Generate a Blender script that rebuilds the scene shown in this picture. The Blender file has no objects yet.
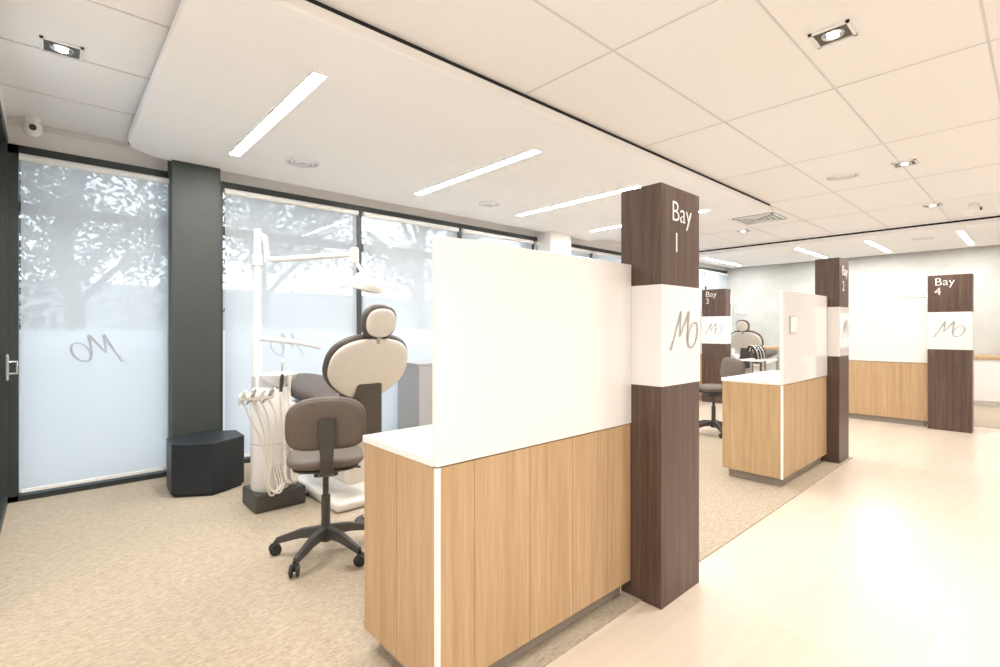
import bpy, bmesh, math, random
from mathutils import Vector, Matrix
random.seed(4)
scene = bpy.context.scene
COL = scene.collection

# ------------------------------------------------------------------ helpers
def link(o, parent=None):
    COL.objects.link(o)
    if parent is not None: o.parent = parent
    return o

def empty(name, loc=(0,0,0), rz=0.0):
    e = bpy.data.objects.new(name, None); e.empty_display_size = .1
    e.location = loc; e.rotation_euler = (0,0,rz)
    return link(e)

def mesh_obj(name, verts, faces, mat=None, parent=None, smooth=False):
    me = bpy.data.meshes.new(name); me.from_pydata([tuple(v) for v in verts], [], faces)
    me.validate(); me.update()
    bm = bmesh.new(); bm.from_mesh(me); bmesh.ops.recalc_face_normals(bm, faces=bm.faces)
    bm.to_mesh(me); bm.free()
    if smooth:
        for p in me.polygons: p.use_smooth = True
    o = bpy.data.objects.new(name, me)
    if mat: me.materials.append(mat)
    return link(o, parent)

BF = [(0,3,2,1),(4,5,6,7),(0,1,5,4),(1,2,6,5),(2,3,7,6),(3,0,4,7)]
def boxv(x0,x1,y0,y1,z0,z1):
    return [(x0,y0,z0),(x1,y0,z0),(x1,y1,z0),(x0,y1,z0),(x0,y0,z1),(x1,y0,z1),(x1,y1,z1),(x0,y1,z1)]
def box(name, x0,x1,y0,y1,z0,z1, mat, parent=None, bevel=0.0, seg=2):
    o = mesh_obj(name, boxv(x0,x1,y0,y1,z0,z1), BF, mat, parent)
    if bevel>0:
        m = o.modifiers.new('bev','BEVEL'); m.width=bevel; m.segments=seg; m.limit_method='ANGLE'
    return o
def boxes(name, lst, mat, parent=None, bevel=0.0):
    V=[];F=[]
    for b in lst:
        n=len(V); V+=boxv(*b); F+=[tuple(i+n for i in f) for f in BF]
    o = mesh_obj(name, V, F, mat, parent)
    if bevel>0:
        m = o.modifiers.new('bev','BEVEL'); m.width=bevel; m.segments=2
    return o

def lathe(name, prof, mat, parent=None, loc=(0,0,0), n=32, rot=None, smooth=True):
    V=[];F=[]
    for r,z in prof:
        for i in range(n):
            a=2*math.pi*i/n; V.append((r*math.cos(a), r*math.sin(a), z))
    m=len(prof)
    for j in range(m-1):
        for i in range(n):
            k=(i+1)%n
            F.append((j*n+i, j*n+k, (j+1)*n+k, (j+1)*n+i))
    F.append(tuple(range(n))[::-1]); F.append(tuple((m-1)*n+i for i in range(n)))
    o = mesh_obj(name, V, F, mat, parent, smooth)
    o.location = loc
    if rot: o.rotation_euler = rot
    if smooth:
        md=o.modifiers.new('es','EDGE_SPLIT'); md.split_angle=math.radians(40)
    return o
def cyl(name, r, z0, z1, mat, parent=None, loc=(0,0,0), n=32, rot=None, ch=0.0):
    if ch>0: prof=[(r-ch,z0),(r,z0+ch),(r,z1-ch),(r-ch,z1)]
    else: prof=[(r,z0),(r,z1)]
    return lathe(name, prof, mat, parent, loc, n, rot)

def tube(name, pts, r, mat, parent=None, smooth=True, cyclic=False):
    cu = bpy.data.curves.new(name,'CURVE'); cu.dimensions='3D'
    cu.bevel_depth=r; cu.bevel_resolution=4; cu.use_fill_caps=True
    if smooth:
        s=cu.splines.new('BEZIER'); s.bezier_points.add(len(pts)-1)
        for p,q in zip(s.bezier_points, pts):
            p.co=q; p.handle_left_type='AUTO'; p.handle_right_type='AUTO'
        s.resolution_u=10
    else:
        s=cu.splines.new('POLY'); s.points.add(len(pts)-1)
        for p,q in zip(s.points, pts): p.co=(*q,1)
    s.use_cyclic_u=cyclic
    cu.materials.append(mat)
    return link(bpy.data.objects.new(name,cu), parent)

def pillow(name, A, B, T, mat, parent, M, wfun=None, exp=2.0, cup=0.0, rings=10, n=48):
    """cushion: local x=width, y=height, z=thickness, mapped by matrix M"""
    def pt(r,th):
        c,s=math.cos(th),math.sin(th)
        k=(abs(c)**exp+abs(s)**exp)**(-1/exp)
        x=A*r*k*c; y=B*r*k*s
        if wfun: x*=wfun(y/B)
        return x,y
    V=[];F=[]
    for side in (1,-1):
        for j in range(1,rings+1):
            r=math.sin(j/rings*math.pi/2)
            for i in range(n):
                x,y=pt(r,2*math.pi*i/n)
                z=side*T/2*max(0,(1-r**6))**.5 + cup*(x*x)/(A*A)
                V.append(M@Vector((x,y,z)))
        V.append(M@Vector((0,0,side*T/2)))
    S=rings*n+1
    for si in range(2):
        o=si*S
        for i in range(n):
            k=(i+1)%n
            F.append((o+S-1,o+i,o+k))
            for j in range(rings-1):
                F.append((o+j*n+i,o+(j+1)*n+i,o+(j+1)*n+k,o+j*n+k))
    ob = mesh_obj(name,V,F,mat,parent,False)
    bm=bmesh.new(); bm.from_mesh(ob.data); bmesh.ops.remove_doubles(bm,verts=bm.verts,dist=.0006)
    bmesh.ops.recalc_face_normals(bm,faces=bm.faces); bm.to_mesh(ob.data); bm.free()
    for p in ob.data.polygons: p.use_smooth=True
    return ob

def frame(o, xa, ya):
    xa=Vector(xa).normalized(); ya=Vector(ya).normalized(); za=xa.cross(ya)
    m=Matrix((xa,ya,za)).transposed().to_4x4(); m.translation=Vector(o); return m

# ------------------------------------------------------------------ materials
def newmat(name):
    m=bpy.data.materials.new(name); m.use_nodes=True
    nt=m.node_tree; b=nt.nodes['Principled BSDF']; return m,nt,b
def plain(name, col, rough=.5, metal=0.0, var=.03, scale=20, bump=0.0, coat=0.0):
    m,nt,b=newmat(name)
    tc=nt.nodes.new('ShaderNodeTexCoord'); no=nt.nodes.new('ShaderNodeTexNoise')
    no.inputs['Scale'].default_value=scale; no.inputs['Detail'].default_value=4
    nt.links.new(tc.outputs['Object'],no.inputs['Vector'])
    r=nt.nodes.new('ShaderNodeValToRGB')
    r.color_ramp.elements[0].position=.3; r.color_ramp.elements[1].position=.7
    r.color_ramp.elements[0].color=(*[c*(1-var) for c in col],1)
    r.color_ramp.elements[1].color=(*[min(1,c*(1+var)) for c in col],1)
    nt.links.new(no.outputs['Fac'],r.inputs['Fac']); nt.links.new(r.outputs['Color'],b.inputs['Base Color'])
    b.inputs['Roughness'].default_value=rough; b.inputs['Metallic'].default_value=metal
    if coat: b.inputs['Coat Weight'].default_value=coat; b.inputs['Coat Roughness'].default_value=.08
    if bump:
        bp=nt.nodes.new('ShaderNodeBump'); bp.inputs['Strength'].default_value=bump; bp.inputs['Distance'].default_value=.004
        nt.links.new(no.outputs['Fac'],bp.inputs['Height']); nt.links.new(bp.outputs['Normal'],b.inputs['Normal'])
    return m
def wood(name, c0, c1, c2, rough=.45, sc=(28,28,1.1)):
    m,nt,b=newmat(name)
    tc=nt.nodes.new('ShaderNodeTexCoord'); mp=nt.nodes.new('ShaderNodeMapping')
    mp.inputs['Scale'].default_value=sc
    nt.links.new(tc.outputs['Object'],mp.inputs['Vector'])
    n1=nt.nodes.new('ShaderNodeTexNoise'); n1.inputs['Scale'].default_value=1.0; n1.inputs['Detail'].default_value=6; n1.inputs['Roughness'].default_value=.6
    n1.inputs['Distortion'].default_value=.4
    nt.links.new(mp.outputs['Vector'],n1.inputs['Vector'])
    mp2=nt.nodes.new('ShaderNodeMapping'); mp2.inputs['Scale'].default_value=(sc[0]*6,sc[1]*6,sc[2]*4)
    nt.links.new(tc.outputs['Object'],mp2.inputs['Vector'])
    n2=nt.nodes.new('ShaderNodeTexNoise'); n2.inputs['Scale'].default_value=1.0; n2.inputs['Detail'].default_value=2
    nt.links.new(mp2.outputs['Vector'],n2.inputs['Vector'])
    mx=nt.nodes.new('ShaderNodeMix'); mx.data_type='FLOAT'; mx.inputs[0].default_value=.35
    nt.links.new(n1.outputs['Fac'],mx.inputs[2]); nt.links.new(n2.outputs['Fac'],mx.inputs[3])
    r=nt.nodes.new('ShaderNodeValToRGB'); e=r.color_ramp.elements
    e[0].position=.32; e[0].color=(*c0,1); e[1].position=.7; e[1].color=(*c2,1)
    k=e.new(.5); k.color=(*c1,1)
    nt.links.new(mx.outputs[0],r.inputs['Fac']); nt.links.new(r.outputs['Color'],b.inputs['Base Color'])
    b.inputs['Roughness'].default_value=rough
    return m
def emit(name,col,s):
    m=bpy.data.materials.new(name); m.use_nodes=True; nt=m.node_tree; nt.nodes.clear()
    e=nt.nodes.new('ShaderNodeEmission'); e.inputs[0].default_value=(*col,1); e.inputs[1].default_value=s
    o=nt.nodes.new('ShaderNodeOutputMaterial'); nt.links.new(e.outputs[0],o.inputs[0]); return m
def veil(name, trans, tint, dif, mixd=.5):
    """thin translucent fabric / frosted film"""
    m=bpy.data.materials.new(name); m.use_nodes=True; nt=m.node_tree; nt.nodes.clear()
    N=nt.nodes.new
    tr=N('ShaderNodeBsdfTransparent'); tl=N('ShaderNodeBsdfTranslucent'); df=N('ShaderNodeBsdfDiffuse')
    tl.inputs[0].default_value=(*tint,1); df.inputs[0].default_value=(*dif,1)
    a=N('ShaderNodeMixShader'); a.inputs[0].default_value=mixd
    nt.links.new(tl.outputs[0],a.inputs[1]); nt.links.new(df.outputs[0],a.inputs[2])
    b=N('ShaderNodeMixShader'); b.inputs[0].default_value=trans
    nt.links.new(a.outputs[0],b.inputs[1]); nt.links.new(tr.outputs[0],b.inputs[2])
    o=N('ShaderNodeOutputMaterial'); nt.links.new(b.outputs[0],o.inputs[0]); return m

OAK  = wood('oak_laminate',(.42,.27,.14),(.51,.345,.19),(.60,.43,.255))
OAKS = plain('oak_seam_dark',(.30,.19,.10),.6)  # darker oak tone for the panel joints
WAL  = wood('walnut_laminate',(.058,.034,.025),(.098,.060,.045),(.16,.102,.080),.4,(34,34,1.3))
WHITE= plain('white_laminate',(.90,.89,.885),.25,var=.01,coat=.3)
PANEL= plain('gloss_white_panel',(.89,.875,.86),.12,var=.01,scale=3,coat=.6)
GREYP= plain('grey_plinth',(.33,.29,.25),.5)
CEIL = plain('plaster_ceiling_paint',(.95,.94,.93),.8,var=.01,scale=3)
TILE = plain('ceiling_tile',(.93,.91,.895),.9,var=.015,scale=120,bump=.12)
TBAR = plain('ceiling_tbar',(.72,.70,.69),.6)
GAP  = plain('shadow_gap_black',(.02,.02,.02),.8)
DARK = plain('dark_grey_metal',(.035,.042,.042),.45,var=.08)
COLM = plain('charcoal_column_paint',(.042,.05,.045),.55,var=.06,scale=6)
BLACKV=plain('black_vinyl',(.012,.016,.022),.45,var=.1,bump=.1,scale=60)
CREAM= plain('cream_plastic',(.76,.73,.67),.3,var=.015,coat=.3)
UNITW= plain('unit_white_plastic',(.86,.855,.84),.3,var=.01,coat=.2)
BROWN= plain('brown_upholstery',(.085,.070,.060),.5,var=.08,scale=40,bump=.1)
STOOLB=plain('taupe_upholstery',(.135,.108,.090),.55,var=.06,scale=50,bump=.1)
STOOLP=plain('stool_dark_plastic',(.055,.052,.048),.45,var=.06)
BLK  = plain('black_rubber',(.02,.02,.02),.5)
STEEL= plain('steel',(.6,.6,.6),.25,metal=1.0)
GREYC= plain('silver_laminate',(.36,.37,.38),.4,var=.03)
TXT  = plain('sign_white',(.9,.9,.9),.5,var=.0)
LOGO = plain('logo_grey',(.40,.39,.38),.5,var=.0)
LOGOW= plain('logo_film_grey',(.40,.42,.45),.6,var=.0)
WALLW= plain('white_wall_paint',(.88,.865,.85),.7,var=.01,scale=4)
BACKW= plain('grey_wallpaper',(.52,.525,.50),.7,var=.06,scale=3.5)
EMIS = emit('strip_light_emission',(1,.965,.93),116)
EMIS2= emit('downlight_emission',(1,.93,.84),40)
GLASSD=plain('door_glass_grey',(.34,.40,.44),.08,var=.05,scale=2,coat=.5)
BLIND= veil('roller_blind_mesh',.30,(.84,.88,.92),(.78,.82,.85),.45)
FILM = veil('frosted_window_film',.08,(.92,.96,1.0),(.84,.88,.92),.25)
LEAF = plain('gum_leaves',(.13,.165,.14),.7,var=.3,scale=2)
BARK = plain('bark',(.18,.16,.14),.9,var=.3,scale=8)
OUTG = plain('paving',(.55,.56,.56),.8,var=.1,scale=2)
GLASS=bpy.data.materials.new('window_glass'); GLASS.use_nodes=True
nt=GLASS.node_tree; nt.nodes.clear(); tr=nt.nodes.new('ShaderNodeBsdfTransparent'); gl=nt.nodes.new('ShaderNodeBsdfGlossy'); gl.inputs['Roughness'].default_value=.02
mx=nt.nodes.new('ShaderNodeMixShader'); mx.inputs[0].default_value=.06; out=nt.nodes.new('ShaderNodeOutputMaterial')
tr.inputs[0].default_value=(.93,.96,.97,1)
nt.links.new(tr.outputs[0],mx.inputs[1]); nt.links.new(gl.outputs[0],mx.inputs[2]); nt.links.new(mx.outputs[0],out.inputs[0])

# carpet
CARPET,nt,b=newmat('loop_carpet')
tc=nt.nodes.new('ShaderNodeTexCoord'); mp=nt.nodes.new('ShaderNodeMapping'); mp.inputs['Scale'].default_value=(30,80,1); mp.inputs['Rotation'].default_value=(0,0,.12)
nt.links.new(tc.outputs['Object'],mp.inputs['Vector'])
n1=nt.nodes.new('ShaderNodeTexNoise'); n1.inputs['Scale'].default_value=1; n1.inputs['Detail'].default_value=5; n1.inputs['Distortion'].default_value=1.0
nt.links.new(mp.outputs['Vector'],n1.inputs['Vector'])
r=nt.nodes.new('ShaderNodeValToRGB'); e=r.color_ramp.elements
e[0].position=.30; e[0].color=(.335,.275,.20,1); e[1].position=.70; e[1].color=(.50,.43,.335,1)
nt.links.new(n1.outputs['Fac'],r.inputs['Fac']); nt.links.new(r.outputs['Color'],b.inputs['Base Color'])
b.inputs['Roughness'].default_value=.95
bp=nt.nodes.new('ShaderNodeBump'); bp.inputs['Strength'].default_value=.25; bp.inputs['Distance'].default_value=.005
nt.links.new(n1.outputs['Fac'],bp.inputs['Height']); nt.links.new(bp.outputs['Normal'],b.inputs['Normal'])
# vinyl planks
VINYL,nt,b=newmat('pale_plank_vinyl')
tc=nt.nodes.new('ShaderNodeTexCoord'); mp=nt.nodes.new('ShaderNodeMapping'); mp.inputs['Scale'].default_value=(1,1,1)
nt.links.new(tc.outputs['Object'],mp.inputs['Vector'])
br=nt.nodes.new('ShaderNodeTexBrick'); br.inputs['Scale'].default_value=1; br.inputs['Brick Width'].default_value=1.2; br.inputs['Row Height'].default_value=.17
br.inputs['Mortar Size'].default_value=.001; br.inputs['Color1'].default_value=(.68,.595,.50,1); br.inputs['Color2'].default_value=(.63,.545,.45,1); br.inputs['Mortar'].default_value=(.57,.49,.40,1)
nt.links.new(mp.outputs['Vector'],br.inputs['Vector'])
mp2=nt.nodes.new('ShaderNodeMapping'); mp2.inputs['Scale'].default_value=(2,30,1); nt.links.new(tc.outputs['Object'],mp2.inputs['Vector'])
n2=nt.nodes.new('ShaderNodeTexNoise'); n2.inputs['Scale'].default_value=1; n2.inputs['Detail'].default_value=5; nt.links.new(mp2.outputs['Vector'],n2.inputs['Vector'])
mr=nt.nodes.new('ShaderNodeMapRange'); mr.inputs['To Min'].default_value=.92; mr.inputs['To Max'].default_value=1.08; nt.links.new(n2.outputs['Fac'],mr.inputs[0])
mm=nt.nodes.new('ShaderNodeVectorMath'); mm.operation='SCALE'; nt.links.new(br.outputs['Color'],mm.inputs[0]); nt.links.new(mr.outputs[0],mm.inputs['Scale'])
nt.links.new(mm.outputs[0],b.inputs['Base Color']); b.inputs['Roughness'].default_value=.32

# ------------------------------------------------------------------ room shell
X0,X1,Y0,Y1,H=-2.0,13.0,-2.2,5.6,3.03
box('floor',X0-.2,X1+.2,Y0-.2,Y1+.2,-.15,0,VINYL)
box('floor_carpet',-.25,6.4,1.39,Y1-.02,0,.006,CARPET)
box('floor_carpet_bays',9.75,X1,.2,Y1-.02,0,.006,CARPET)
box('ceiling',X0-.2,X1+.2,Y0-.2,Y1+.2,H,H+.15,TILE)
bars=[]
x=2.45-1.5*3
while x<X1:
    if x>X0: bars.append((x-.006,x+.006,Y0,Y1,H-.003,H+.01))
    x+=1.5
y=.96-.745*4
while y<Y1:
    if y>Y0: bars.append((X0,X1,y-.006,y+.006,H-.004,H+.01))
    y+=.745
boxes('trim_ceiling_grid',bars,TBAR)
box('wall_back',X1,X1+.15,Y0-.2,Y1+.2,0,H,BACKW)
box('wall_right',X0-.2,X1+.2,Y0-.15,Y0,0,H,WALLW)
box('wall_rear',X0-.15,X0,Y0-.2,3.2,0,H,WALLW)
box('wall_left_return',X0-.15,-.25,3.2,3.32,0,H,WALLW)
box('baseboard_back',X1-.015,X1,Y0,Y1,0,.12,WHITE)

# left glazed wall with door
lw=empty('door_1')
box('glass',-.33,-.31,3.32,5.58,.05,2.85,GLASSD,lw)
boxes('frame',[(-.37,-.25,5.5,5.6,0,2.93),(-.37,-.25,4.50,4.58,0,2.93),(-.37,-.25,3.32,3.4,0,2.93),(-.37,-.25,3.4,5.5,2.85,2.93),(-.37,-.25,3.4,5.5,0,.08),(-.36,-.26,3.4,4.5,2.2,2.26)],DARK,lw)
box('lock_plate',-.25,-.235,5.28,5.40,1.0,1.2,STEEL,lw,.004)
tube('pull_handle',[(-.235,5.33,1.05),(-.19,5.33,1.05),(-.19,5.33,1.14),(-.235,5.33,1.14)],.009,STEEL,lw,False)
box('wall_left',-.37,-.25,3.32,5.6,2.93,H,WALLW)

# window wall
box('wall_window_head',-.37,X1,Y1-.02,Y1+.12,2.86,H,WALLW)
mull=[1.25,2.75,4.25,5.75,7.25,8.75,10.25,11.75]
fr=[(-.25,X1,Y1-.06,Y1+.06,2.80,2.87),(-.25,X1,Y1-.06,Y1+.06,0,.05),(-.25,X1,Y1+.02,Y1+.09,2.35,2.43),(-.25,-.19,Y1-.06,Y1+.06,0,2.87)]
for m in mull: fr.append((m-.03,m+.03,Y1-.06,Y1+.06,.05,2.8))
boxes('trim_window_frames',fr,DARK)
edges=[-.19]+mull+[X1]
for i in range(len(edges)-1):
    a,c=edges[i]+.03,edges[i+1]-.03
    if i==0: a,c=-.19,.84
    w=empty('window_%d'%(i+1))
    box('glass',a,c,Y1+.055,Y1+.065,.05,2.8,GLASS,w)
    mesh_obj('frosted_film',[(a,Y1+.05,.05),(c,Y1+.05,.05),(c,Y1+.05,1.38),(a,Y1+.05,1.38)],[(0,1,2,3)],FILM,w)
    bl=empty('roller_blind')
    mesh_obj('fabric',[(a+.015,Y1-.075,.10),(c-.015,Y1-.075,.10),(c-.015,Y1-.075,2.76),(a+.015,Y1-.075,2.76)],[(0,1,2,3)],BLIND,bl)
    box('bottom_rail',a+.015,c-.015,Y1-.085,Y1-.065,.075,.105,UNITW,bl,.004)
    cyl('roller_tube',.03,0,c-a-.01,UNITW,bl,(a+.005,Y1-.085,2.77),16,(0,math.pi/2,0))

box('wall_column_charcoal',.82,1.21,5.33,5.6,0,H,COLM)
box('wall_column_white',5.85,6.35,5.25,5.6,0,H,WALLW)

# logo strokes ---------------------------------------------------------
def logo(name, M, s, mat, parent, mirror=False):
    def ribbon(P,Wd,V,F,z=0):
        for i,(p,w) in enumerate(zip(P,Wd)):
            a=Vector(P[max(0,i-1)]); b_=Vector(P[min(len(P)-1,i+1)]); t=(b_-a).normalized(); n=Vector((-t.y,t.x))
            for sg in (1,-1):
                q=Vector(p)+n*w*sg; V.append((q.x,q.y,z))
        k=len(V)-2*len(P)
        for i in range(len(P)-1):
            F.append((k+2*i,k+2*i+1,k+2*i+3,k+2*i+2))
    def line(p,q,n=8): return [(p[0]+(q[0]-p[0])*i/n,p[1]+(q[1]-p[1])*i/n) for i in range(n+1)]
    V=[];F=[]
    segs=[((0,.0),(.52,1.0),.02,.055),((.52,1.0),(.44,.28),.05,.03),((.44,.28),(.98,1.0),.02,.055),((.98,1.0),(.86,.22),.055,.025)]
    for k,(p,q,w0,w1) in enumerate(segs):
        L=line(p,q); ribbon(L,[w0+(w1-w0)*i/8 for i in range(9)],V,F,k*.002)
    L=[(-.12+.14*math.sin(i/8*1.4),.16*(i/8)**1.5-.12*math.sin(i/8*3.1)) for i in range(9)]
    ribbon(L,[.015+.015*i/8 for i in range(9)],V,F,.008)
    O=[]
    for i in range(41):
        t=2*math.pi*i/40+1.9; x=.27*math.cos(t); y=.36*math.sin(t); O.append((1.20+x+.35*y,.33+y))
    ribbon(O,[.022+.018*math.sin(i/40*math.pi*2)**2 for i in range(41)],V,F,.010)
    VV=[]
    for x,y,z in V:
        x=(x-.72)*s; y=(y-.45)*s
        if mirror: x=-x
        VV.append(M@Vector((x,y,z*s)))
    return mesh_obj(name,VV,F,mat,parent)
FY=lambda x,y,z: frame((x,y,z),(1,0,0),(0,0,1))       # faces -y
FX=lambda x,y,z: frame((x,y,z),(0,-1,0),(0,0,1))      # faces -x
for i,(lx,sc) in enumerate([(.30,.22),(1.90,.22),(5.0,.22)]):
    logo('window_logo_decal',FY(lx,Y1-.079,1.22),sc,LOGOW,None,True)

# ceiling rafts --------------------------------------------------------
def raft(name,x0,x1,y0,y1,rad):
    e=empty(name); P=[(x0,y0),(x1,y0),(x1,y1)]
    for i in range(13):
        a=math.pi/2+ i/12*math.pi/2
        P.append((x0+rad+rad*math.cos(a), y1-rad+rad*math.sin(a)))
    n=len(P); V=[(p[0],p[1],2.93) for p in P]+[(p[0],p[1],3.0) for p in P]
    F=[tuple(range(n))[::-1],tuple(range(n,2*n))]+[(i,(i+1)%n,n+(i+1)%n,n+i) for i in range(n)]
    o=mesh_obj('board',V,F,CEIL,e); m=o.modifiers.new('b','BEVEL'); m.width=.012; m.segments=3; m.limit_method='ANGLE'
    box('shadow_gap',x0+.03,x1-.03,y0+.018,y1-.05,2.995,H,GAP,e)
    return e
r1=raft('ceiling_raft',.47,7.05,2.42,5.40,.38)
mesh_obj('board_joint',[(.48,3.87,2.9297),(7.05,3.87,2.9297),(7.05,3.8725,2.9297),(.48,3.8725,2.9297)],[(0,1,2,3)],TBAR,r1)
r2=raft('ceiling_raft',10.15,12.9,-1.9,5.4,.05)
def strip(par,x0,x1,y0,y1,z=2.93):
    box('strip_light_diffuser',x0,x1,y0,y1,z-.007,z-.001,EMIS,par)
    boxes('strip_light_rim',[(x0-.006,x0,y0-.006,y1+.006,z-.008,z),(x1,x1+.006,y0-.006,y1+.006,z-.008,z),(x0,x1,y0-.006,y0,z-.008,z),(x0,x1,y1,y1+.006,z-.008,z)],WHITE,par)
for xx in (1.2,3.1,4.7,6.3): strip(r1,xx-.04,xx+.04,2.93,4.80)
for yy in (.9,2.1,3.2,5.0): strip(r2,10.6,12.45,yy-.035,yy+.035)

plainD=plain('downlight_well',(.10,.085,.07),.4)
def downlight(x,y,power=30,z=H):
    e=empty('square_downlight',(x,y,z))
    s=.095
    boxes('bezel',[(-s,s,-s,-s+.016,-.012,0),(-s,s,s-.016,s,-.012,0),(-s,-s+.016,-s,s,-.012,0),(s-.016,s,-s,s,-.012,0)],WHITE,e)
    box('well',-s+.016,s-.016,-s+.016,s-.016,-.004,-.002,plainD,e)
    lathe('reflector',[(.055,-.006),(.05,-.012),(.035,-.006)],STEEL,e)
    cyl('lamp',.028,-.014,-.006,EMIS2,e,n=24)
    L=bpy.data.lights.new('lamp_beam','SPOT'); L.energy=power; L.spot_size=math.radians(160); L.spot_blend=1; L.shadow_soft_size=.12; L.color=(1,.95,.90)
    lo=bpy.data.objects.new('lamp_beam',L); link(lo,e); lo.location=(0,0,-.05)
for (x,y,p) in [(3.21,.79,125),(.05,3.85,135),(6.25,.93,120),(8.65,1.0,120),(.3,.2,145),(-1.2,1.2,150),(3.2,-1.0,135),(6.2,-1.0,130),(.3,-1.2,150),(9.3,-1.0,130),(8.6,3.4,130)]:  # seen fittings come first; the rest are added for fill, mostly out of view
    downlight(x,y,p)
def round_vent(x,y,z,r):
    e=empty('round_ceiling_vent',(x,y,z))
    for k,(ri,ro) in enumerate([(.82,1),(.55,.72),(.25,.45)]):
        lathe('ring_%d'%k,[(r*ri,-.001),(r*ri,-.012-.003*k),(r*ro,-.006-.004*k),(r*ro,-.001)],WHITE,e)
    cyl('plenum',r*.8,-.004,-.001,GREYC,e)
round_vent(1.72,4.60,2.93,.15); round_vent(6.29,1.46,H,.15); round_vent(4.0,4.6,2.93,.13); round_vent(11.0,1.4,2.93,.15)
v=empty('square_air_diffuser',(7.8,2.85,H))
for k in range(4):
    s=.28-.065*k
    boxes('louvre_%d'%k,[(-s,s,-s,-s+.03,-.02,-.005),(-s,s,s-.03,s,-.02,-.005),(-s,-s+.03,-s,s,-.02,-.005),(s-.03,s,-s,s,-.02,-.005)],WHITE,v)
box('plenum',-.28,.28,-.28,.28,-.004,0,GAP,v)
def cam_dome(name,x,y,z):
    e=empty(name,(x,y,z))
    cyl('mount',.05,-.03,0,WHITE,e)
    lathe('dome',[(.045,-.03),(.06,-.05),(.06,-.10),(.045,-.125),(.015,-.14)],WHITE,e)
    cyl('lens',.022,0,.03,BLK,e,(0,-.045,-.085),20,(math.pi/2,0,0))
cam_dome('security_camera',-.10,5.30,H); cam_dome('security_camera',8.9,.62,H)

# ------------------------------------------------------------------ counters & sign columns
def text(s,size,M,parent,name='label_text'):
    cu=bpy.data.curves.new(name,'FONT'); cu.body=s; cu.size=size; cu.extrude=.001; cu.align_x='LEFT'; cu.offset=-.0015
    cu.materials.append(TXT); o=bpy.data.objects.new(name,cu); link(o,parent); o.matrix_local=M; return o
def sign_column(num,x,y,wx,wy,face):
    e=empty('bay_sign_column')
    box('timber_post_lower',x,x+wx,y,y+wy,.0,1.107,WAL,e,.002)
    box('timber_post_upper',x,x+wx,y,y+wy,1.618,2.125,WAL,e,.002)
    box('white_band',x-.004,x+wx+.004,y-.004,y+wy+.004,1.107,1.618,PANEL,e,.002)
    if face=='y':
        text('Bay',.15,FY(x+.095,y-.002,1.95),e); text(num,.15,FY(x+.11,y-.002,1.79),e,'number_text')
        logo('logo',FY(x+.225,y-.006,1.385),.185,LOGO,e)
    else:
        text('Bay',.15,FX(x-.002,y+wy-.07,1.985),e); text(num,.15,FX(x-.002,y+wy-.07,1.855),e,'number_text')
        logo('logo',FX(x-.006,y+wy/2,1.38),.20,LOGO,e)
    return e
def counter(x0,x1,y0,y1,front,seams):
    e=empty('bay_counter')
    z0,zt=.085,.90
    box('plinth',x0+.05,x1-.02,y0+.05,y1-.04,0,z0,GREYP,e)
    box('carcass',x0,x1,y0,y1,z0,zt,OAK,e,.002)
    if front=='y':
        box('corner_trim',x0-.003,x0+.014,y0-.003,y0+.014,z0,zt,WHITE,e)
        for s in seams:
            box('panel_seam',s-.001,s+.001,y0-.0008,y0+.01,z0,zt,OAKS,e)
        box('panel_seam',x0-.0008,x0+.01,(y0+y1)/2-.001,(y0+y1)/2+.001,z0,zt,OAKS,e)
        box('worktop',x0-.004,x1,y0+.02,y1+.01,zt,.93,WHITE,e,.003)
        box('screen_panel',x0-.006,x1,y0-.006,y0+.022,.905,1.73,PANEL,e,.003)
    else:
        for s in seams:
            box('panel_seam',x0-.0008,x0+.01,s-.001,s+.001,z0,zt,OAKS,e)
        box('worktop',x0+.02,x1+.01,y0,y1,zt,.93,WHITE,e,.003)
        box('screen_panel',x0-.006,x0+.022,y0,y1,.905,1.73,PANEL,e,.003)
    return e
counter(1.017,2.24,1.453,2.003,'y',[1.19,1.49,1.77,2.04])
sign_column('1',2.245,1.28,.40,.235,'y')
counter(4.70,5.995,1.53,2.05,'y',[5.0,5.35,5.7])
sign_column('2',6.0,1.42,.36,.22,'y')
e=empty('notice_card')
box('frame',4.855,5.025,1.516,1.5235,1.355,1.505,GREYC,e); box('card',4.86,5.02,1.5145,1.517,1.36,1.50,TXT,e)
counter(9.15,9.70,1.105,2.35,'x',[1.4,1.72,2.04])
sign_column('4',9.05,.65,.22,.45,'x')
counter(9.30,9.85,4.405,5.45,'x',[4.7,5.0])
sign_column('3',9.20,3.95,.22,.45,'x')

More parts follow.
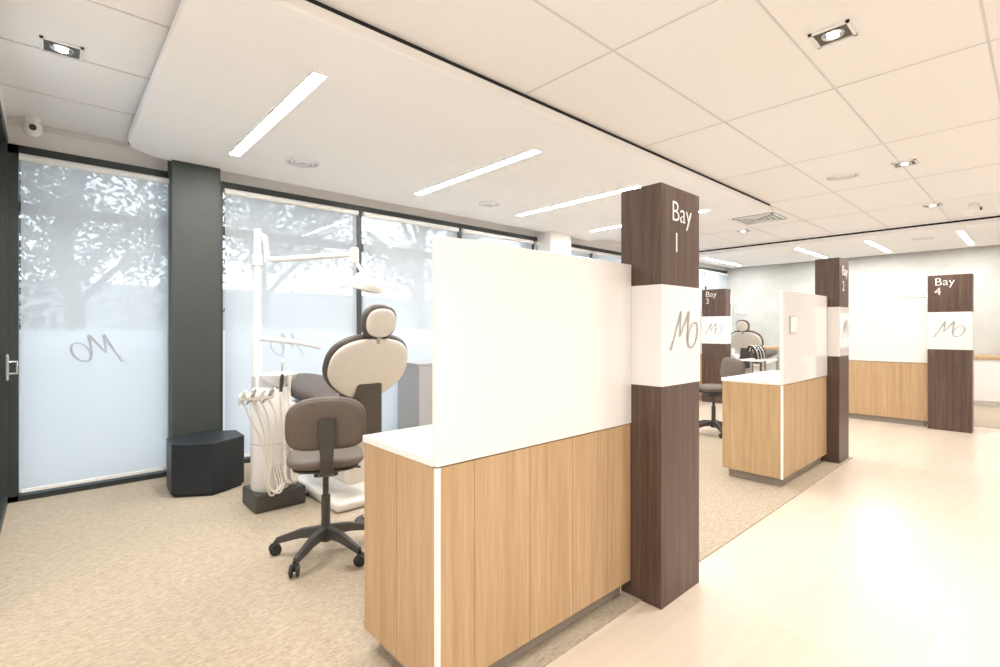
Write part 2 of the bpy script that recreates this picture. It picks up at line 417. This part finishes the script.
# ------------------------------------------------------------------ task stool
def stool(x,y,rz):
    e=empty('task_chair',(x,y,.006),rz)   # local -y = backrest side
    pillow('seat',.225,.225,.085,STOOLB,e,frame((0,0,.60),(1,0,0),(0,1,0)),exp=3.2)
    pillow('seat_pan',.195,.19,.03,STOOLP,e,frame((0,0,.552),(1,0,0),(0,1,0)),exp=3.2)
    pillow('backrest',.218,.155,.07,STOOLB,e,frame((0,-.235,.845),(1,0,0),(0,-.12,1)),exp=3.4,cup=.05)
    pillow('backrest_shell',.203,.142,.03,STOOLB,e,frame((0,-.268,.845),(1,0,0),(0,-.12,1)),exp=3.2,cup=.05)
    V=[];F=[]
    path=[((0,-.02,.535),.05),((0,-.18,.53),.045),((0,-.265,.56),.038),((0,-.300,.65),.036),((0,-.305,.76),.042),((0,-.302,.88),.046)]
    for (p,w) in path:
        for dx,dd in ((-w,-.01),(w,-.01),(w,.012),(-w,.012)):
            V.append((p[0]+dx,p[1]+(dd if p[2]>.55 else 0),p[2]+(dd if p[2]<=.55 else 0)))
    for i in range(len(path)-1):
        for k in range(4):
            F.append((4*i+k,4*i+(k+1)%4,4*i+4+(k+1)%4,4*i+4+k))
    F.append((0,1,2,3)); F.append(tuple(4*(len(path)-1)+k for k in range(4)))
    s=mesh_obj('back_spine',V,F,STOOLP,e); m=s.modifiers.new('b','BEVEL'); m.width=.006; m.segments=2
    box('mechanism',-.07,.07,-.08,.09,.49,.54,STOOLP,e,.012)
    tube('height_lever',[(.05,.02,.515),(.17,.03,.51),(.21,.03,.505)],.007,STOOLP,e)
    cyl('gas_lift_sleeve',.027,.14,.36,STOOLP,e); cyl('gas_lift_rod',.018,.34,.50,STOOLP,e)
    lathe('hub',[(.035,.08),(.045,.10),(.045,.14),(.03,.17)],STOOLP,e)
    for k in range(5):
        a=2*math.pi*k/5+.35; c,s_=math.cos(a),math.sin(a)
        V=[];F=[]
        for (r,z,w,h) in ((.02,.14,.030,.032),(.15,.128,.024,.026),(.30,.085,.018,.018)):
            for (dw,dh) in ((-w,-h),(w,-h),(w*.7,h),(-w*.7,h)):
                V.append((r*c-dw*s_, r*s_+dw*c, z+dh))
        for i in range(2):
            for q in range(4): F.append((4*i+q,4*i+(q+1)%4,4*i+4+(q+1)%4,4*i+4+q))
        F.append((0,1,2,3)); F.append((8,9,10,11))
        l=mesh_obj('leg_%d'%k,V,F,STOOLP,e); m=l.modifiers.new('b','BEVEL'); m.width=.005; m.segments=2
        tx,ty=.305*c,.305*s_
        for sg in (-1,1):
            lathe('caster_%d_wheel'%k,[(.022,-.010),(.034,-.007),(.034,.007),(.022,.010)],BLK,e,(tx-sg*.018*math.sin(a+.5),ty+sg*.018*math.cos(a+.5),.034),20,(math.pi/2,0,a+.5))
        cyl('caster_%d_stem'%k,.008,.03,.085,BLK,e,(tx,ty,0),12)
        box('caster_%d_hood'%k,tx-.014,tx+.014,ty-.014,ty+.014,.038,.072,BLK,e,.004)
    return e
stool(1.265,3.00,math.radians(-22))
stool(6.5,2.95,math.radians(60))
stool(10.9,3.2,math.radians(110))

# ------------------------------------------------------------------ dental chair (local +y = foot end)
def dental_chair(x,y,rz):
    e=empty('dental_chair',(x,y,.006),rz)
    wf=lambda v: 1.0 if v>0 else 1-.34*v*v
    lean=(0,-.45,1)
    M=frame((0,-.02,1.10),(1,0,0),lean)
    pillow('backrest_cushion',.345,.275,.11,BROWN,e,M,wfun=wf,exp=2.5,cup=-.03)
    nrm=Vector(M.col[2][:3])
    def off(k,dy=0): 
        f=M.copy(); f.translation=Vector(M.translation)+nrm*k+Vector(M.col[1][:3])*dy; return f
    pillow('backrest_shell',.325,.255,.07,CREAM,e,off(.046),wfun=wf,exp=2.5,cup=-.03)
    H2=frame((0,-.185,1.44),(1,0,0),(0,-.25,1))
    pillow('headrest_cushion',.138,.130,.09,BROWN,e,H2,exp=2.6)
    n2=Vector(H2.col[2][:3]); H3=H2.copy(); H3.translation=Vector(H2.translation)+n2*.036
    pillow('headrest_shell',.118,.108,.05,CREAM,e,H3,exp=2.4)
    tube('headrest_stem',[(0,-.17,1.28),(0,-.195,1.36),(0,-.20,1.44)],.018,STEEL,e)
    pillow('lumbar_cushion',.17,.22,.12,BROWN,e,frame((0,.12,.86),(1,0,0),(0,-.4,1)),exp=3)
    box('back_hinge_bracket',-.105,.105,-.06,.12,.55,.98,BROWN,e,.03,4)
    pillow('seat_cushion',.26,.30,.13,BROWN,e,frame((0,.40,.72),(1,0,0),(0,1,.06)),exp=3)
    pillow('legrest_cushion',.24,.48,.13,BROWN,e,frame((0,1.05,.84),(1,0,0),(0,1,.14)),exp=3)
    pillow('seat_shell',.24,.60,.09,CREAM,e,frame((0,.66,.655),(1,0,0),(0,1,.10)),exp=3)
    box('lift_arm',-.11,.11,.12,.75,.16,.62,CREAM,e,.06,4)
    box('floor_plate',-.22,.22,.05,1.0,0,.08,CREAM,e,.035,4)
    cyl('foot_control',.09,0,.035,STOOLP,e,(-.12,-.24,0),24,ch=.008)
    cyl('foot_control_button',.035,.035,.05,STEEL,e,(-.12,-.24,0),20)
    tube('foot_control_cable',[(-.06,-.20,.02),(.08,-.22,.015),(.12,-.08,.015),(.05,.08,.03)],.008,BLK,e)
    return e
dental_chair(1.80,3.50,0)
dental_chair(5.6,3.60,0)
dental_chair(10.9,4.25,math.radians(-90))
dental_chair(10.9,1.95,math.radians(-90))

# ------------------------------------------------------------------ dental delivery unit
def dental_unit(x,y,rz):
    e=empty('dental_delivery_unit',(x,y,.006),rz)
    box('cabinet_base',-.19,.19,-.16,.18,0,.14,STOOLP,e,.015)
    lathe('cabinet_drum',[(.13,.13),(.145,.15),(.145,.88),(.13,.92),(.05,.93)],UNITW,e,(-.03,-.01,0),40)
    box('cabinet',-.02,.16,-.10,.17,.13,.80,UNITW,e,.04,4)
    cyl('cabinet_seam',.1465,.50,.504,GREYC,e,(-.03,-.01,0),40)
    lathe('spittoon_bowl',[(.05,.93),(.07,.96),(.13,1.0),(.145,1.03),(.135,1.035),(.09,1.005),(.03,.985)],UNITW,e,(.02,-.03,0),40)
    tube('cup_filler',[(.09,.10,.94),(.10,.11,1.12),(.09,.05,1.16),(.06,0,1.12)],.008,STEEL,e)
    lathe('rinse_cup',[(.025,1.035),(.032,1.10),(.029,1.10),(.022,1.04)],UNITW,e,(.11,.06,-.06),20)
    cyl('post_lower',.038,.90,1.42,UNITW,e,(-.07,.20,0),ch=.004)
    cyl('post',.028,1.40,2.20,UNITW,e,(-.07,.20,0),ch=.004)
    box('post_bracket',-.11,.0,.10,.24,.70,1.02,UNITW,e,.02,3)
    cyl('post_collar',.038,1.90,1.99,UNITW,e,(-.07,.20,0),ch=.006)
    tube('lamp_arm',[(-.07,.20,2.16),(-.03,.14,2.13),(-.02,.12,1.96),(.02,.07,1.945),(.22,-.22,1.955),(.42,-.50,1.965)],.022,UNITW,e,False)
    cyl('elbow_joint',.034,1.90,2.02,UNITW,e,(.43,-.51,0),ch=.01)
    tube('lamp_drop',[(.43,-.51,1.93),(.46,-.54,1.86),(.49,-.56,1.79)],.015,UNITW,e)
    lathe('lamp_head',[(.03,.075),(.08,.065),(.125,.035),(.14,.0),(.135,-.03),(.10,-.035)],UNITW,e,(.50,-.57,1.72),40,(.18,.15,0))
    lathe('lamp_lens',[(.09,-.042),(.10,-.034)],STEEL,e,(.50,-.57,1.72),40,(.18,.15,0))
    box('lamp_yoke',.42,.58,-.60,-.54,1.77,1.82,UNITW,e,.015,3)
    for sg in (-1,1):
        tube('lamp_handle_%s'%('l' if sg<0 else 'r'),[(.50+sg*.12,-.57-sg*.05,1.72),(.50+sg*.17,-.57-sg*.08,1.71),(.50+sg*.17,-.57-sg*.08,1.67)],.009,UNITW,e)
    tube('tray_arm',[(-.07,.20,1.32),(.02,.10,1.30),(.20,-.10,1.27),(.30,-.18,1.24)],.022,UNITW,e)
    tube('assistant_arm',[(-.12,-.02,.82),(-.20,-.10,.86),(-.22,-.18,.90)],.018,UNITW,e)
    box('instrument_holder',-.32,-.08,-.27,-.20,.87,.92,UNITW,e,.02,3)
    for k in range(4):
        hx=-.30+.06*k
        lathe('handpiece_%d'%k,[(.008,-.11),(.014,-.04),(.016,.03),(.009,.08)],(STEEL if k%2 else UNITW),e,(hx,-.26,.90),12,(.9,.1*(k-2),.2))
        tube('hose_%d'%k,[(hx,-.21,.88),(hx+.06,-.21,.74),(-.14+.025*k,-.19,.50),(-.12+.025*k,-.20,.20-.02*k),(-.07+.025*k,-.19,.13+.02*k),(-.06+.02*k,-.165,.34)],.0075,CREAM,e)
    for k in range(2):
        tube('suction_hose_%d'%k,[(.0+.06*k,-.15,.90),(.01+.05*k,-.19,.70),(.02+.05*k,-.18,.40),(.05+.04*k,-.19,.20),(.09+.02*k,-.17,.22),(.10+.02*k,-.11,.45)],.012,CREAM,e)
        lathe('suction_tip_%d'%k,[(.012,-.05),(.015,.05),(.010,.09)],(UNITW if k else STOOLP),e,(.0+.06*k,-.155,.95),12,(.25,0,0))
    tube('floor_cable',[(.15,.02,.03),(.30,-.05,.02),(.36,-.18,.02),(.28,-.28,.02)],.012,BLK,e)
    return e
dental_unit(1.32,4.12,0)
dental_unit(5.08,4.15,0)
dental_unit(11.5,4.85,math.radians(-90))
dental_unit(11.68,1.33,math.radians(180))

def trolley(x,y):
    e=empty('instrument_trolley',(x,y,.0))
    boxes('shelves',[(-.25,.25,-.2,.2,.30,.32),(-.25,.25,-.2,.2,.60,.62),(-.25,.25,-.2,.2,.90,.92)],UNITW,e,.004)
    boxes('legs',[(sx*.24-.012,sx*.24+.012,sy*.19-.012,sy*.19+.012,.05,.92) for sx in (-1,1) for sy in (-1,1)],STEEL,e)
    for sx in (-1,1):
        for sy in (-1,1):
            lathe('wheel',[(.02,-.01),(.028,0),(.02,.01)],BLK,e,(sx*.24,sy*.19,.028),16,(math.pi/2,0,0))
    for k in range(7):
        tube('instrument_%d'%k,[(-.18+.06*k,-.05,.93),(-.18+.06*k,-.02,1.06),(-.15+.06*k,.06,1.12),(-.13+.06*k,.10,1.05)],.016,(STEEL if k%2 else BLK),e)
trolley(8.0,2.95)
e=empty('side_table')
box('top',10.0,10.55,3.30,3.85,1.0,1.04,OAK,e,.003)
boxes('legs',[(a,a+.04,c_,c_+.04,0.006,1.0) for a in (10.02,10.49) for c_ in (3.32,3.79)],STEEL,e)

# ------------------------------------------------------------------ hexagonal ottoman
e=empty('hexagonal_ottoman',(1.01,4.95,.006),math.radians(28))
def hexp(r,z): return [(r*math.cos(math.pi/3*i),r*math.sin(math.pi/3*i),z) for i in range(6)]
V=hexp(.315,.02)+hexp(.315,.44)
o=mesh_obj('upholstered_body',V,[tuple(range(6))[::-1],tuple(range(6,12))]+[(i,(i+1)%6,6+(i+1)%6,6+i) for i in range(6)],BLACKV,e)
m=o.modifiers.new('b','BEVEL'); m.width=.014; m.segments=3
V=hexp(.29,0)+hexp(.29,.03)
mesh_obj('base',V,[tuple(range(6))[::-1],tuple(range(6,12))]+[(i,(i+1)%6,6+(i+1)%6,6+i) for i in range(6)],BLK,e)
for i in range(6):
    a=Vector(hexp(.317,.44)[i]); b_=Vector(hexp(.317,.44)[(i+1)%6])
    tube('piping_%d'%i,[a*.985,b_*.985],.005,BLACKV,e,False)

# ------------------------------------------------------------------ cabinets
def cabinet(x0,x1,y0,y1,h,mat,top,nd):
    e=empty('storage_cabinet')
    box('carcass',x0,x1,y0,y1,.08,h-.03,mat,e,.003); box('plinth',x0+.03,x1-.03,y0+.04,y1,0.006,.08,GREYP,e)
    box('top',x0-.01,x1+.01,y0-.01,y1,h-.03,h,top,e,.003)
    w=(x1-x0)/nd
    for k in range(nd):
        box('door_%d'%k,x0+k*w+.004,x0+(k+1)*w-.004,y0-.016,y0,.10,h-.045,mat,e,.002)
        box('pull_%d'%k,x0+(k+.5)*w-.06,x0+(k+.5)*w+.06,y0-.03,y0-.016,h-.12,h-.105,STEEL,e,.003)
    return e
cabinet(3.2,4.4,4.95,5.42,.98,GREYC,GREYC,2)
cabinet(7.4,8.9,4.9,5.42,.92,OAK,WHITE,4)
e=empty('low_cabinet')
box('carcass',12.3,12.97,-.5,.9,.10,.84,WHITE,e,.003); box('top',12.28,12.98,-.52,.92,.84,.90,OAK,e,.003); box('plinth',12.36,12.97,-.46,.86,.006,.10,WHITE,e)

# ------------------------------------------------------------------ outdoors
box('ground_outside',-14,30,5.75,30,-.35,-.2,OUTG)
def tree(x,y,h,n,seed):
    rnd=random.Random(seed); e=empty('gum_tree',(x,y,-.2))
    tube('trunk',[(0,0,0),(.1,.1,h*.35),(-.05,0,h*.6),(.15,0,h*.85)],.13,BARK,e)
    for k in range(5):
        a=rnd.uniform(0,6.28); tube('branch_%d'%k,[(0,0,h*(.35+.08*k)),(math.cos(a)*.8,math.sin(a)*.6,h*(.5+.08*k)),(math.cos(a)*1.6,math.sin(a)*1.2,h*(.6+.08*k))],.05,BARK,e)
    V=[];F=[]
    cl=[Vector((rnd.uniform(-2,2),rnd.uniform(-1.5,1.5),rnd.uniform(h*.4,h))) for _ in range(22)]
    for _ in range(n):
        c=rnd.choice(cl)+Vector((rnd.gauss(0,.38),rnd.gauss(0,.38),rnd.gauss(0,.3)))
        d=Vector((rnd.uniform(-1,1),rnd.uniform(-1,1),rnd.uniform(-1,.3))).normalized()*.09
        q=Vector((rnd.uniform(-1,1),rnd.uniform(-1,1),rnd.uniform(-1,1))).cross(d).normalized()*.03
        k=len(V); V+=[c-d,c+q,c+d,c-q]; F.append((k,k+1,k+2,k+3))
    mesh_obj('foliage',V,F,LEAF,e)
tree(.2,10.5,5.0,5000,1); tree(3.2,11.0,6.0,7000,2); tree(7.5,11.5,5.5,5500,3); tree(12,12,6,5000,5); tree(-3.5,11,5.5,4500,6); tree(17,13,6,4500,7)
box('neighbouring_building',-10,26,17,18,-.2,2.6,plain('render_grey',(.48,.52,.55),.8,var=.1,scale=1))

w=bpy.data.worlds.new('overcast_sky'); scene.world=w; w.use_nodes=True
bg=w.node_tree.nodes['Background']; bg.inputs[0].default_value=(.89,.94,1,1); bg.inputs[1].default_value=2.35

# ------------------------------------------------------------------ camera
f=495.0; th=math.atan2(.7402,.6724)
cam=bpy.data.cameras.new('camera'); co=bpy.data.objects.new('camera',cam); COL.objects.link(co)
cam.sensor_width=36; cam.lens=f/1000*36; cam.shift_y=-.0055; cam.clip_start=.02; cam.clip_end=200
co.location=(0,0,1.4); co.rotation_euler=(math.pi/2,0,th-math.pi/2)
scene.camera=co
scene.view_settings.view_transform='Standard'
scene.view_settings.look='None'
scene.view_settings.exposure=0.1
scene.view_settings.gamma=1.0
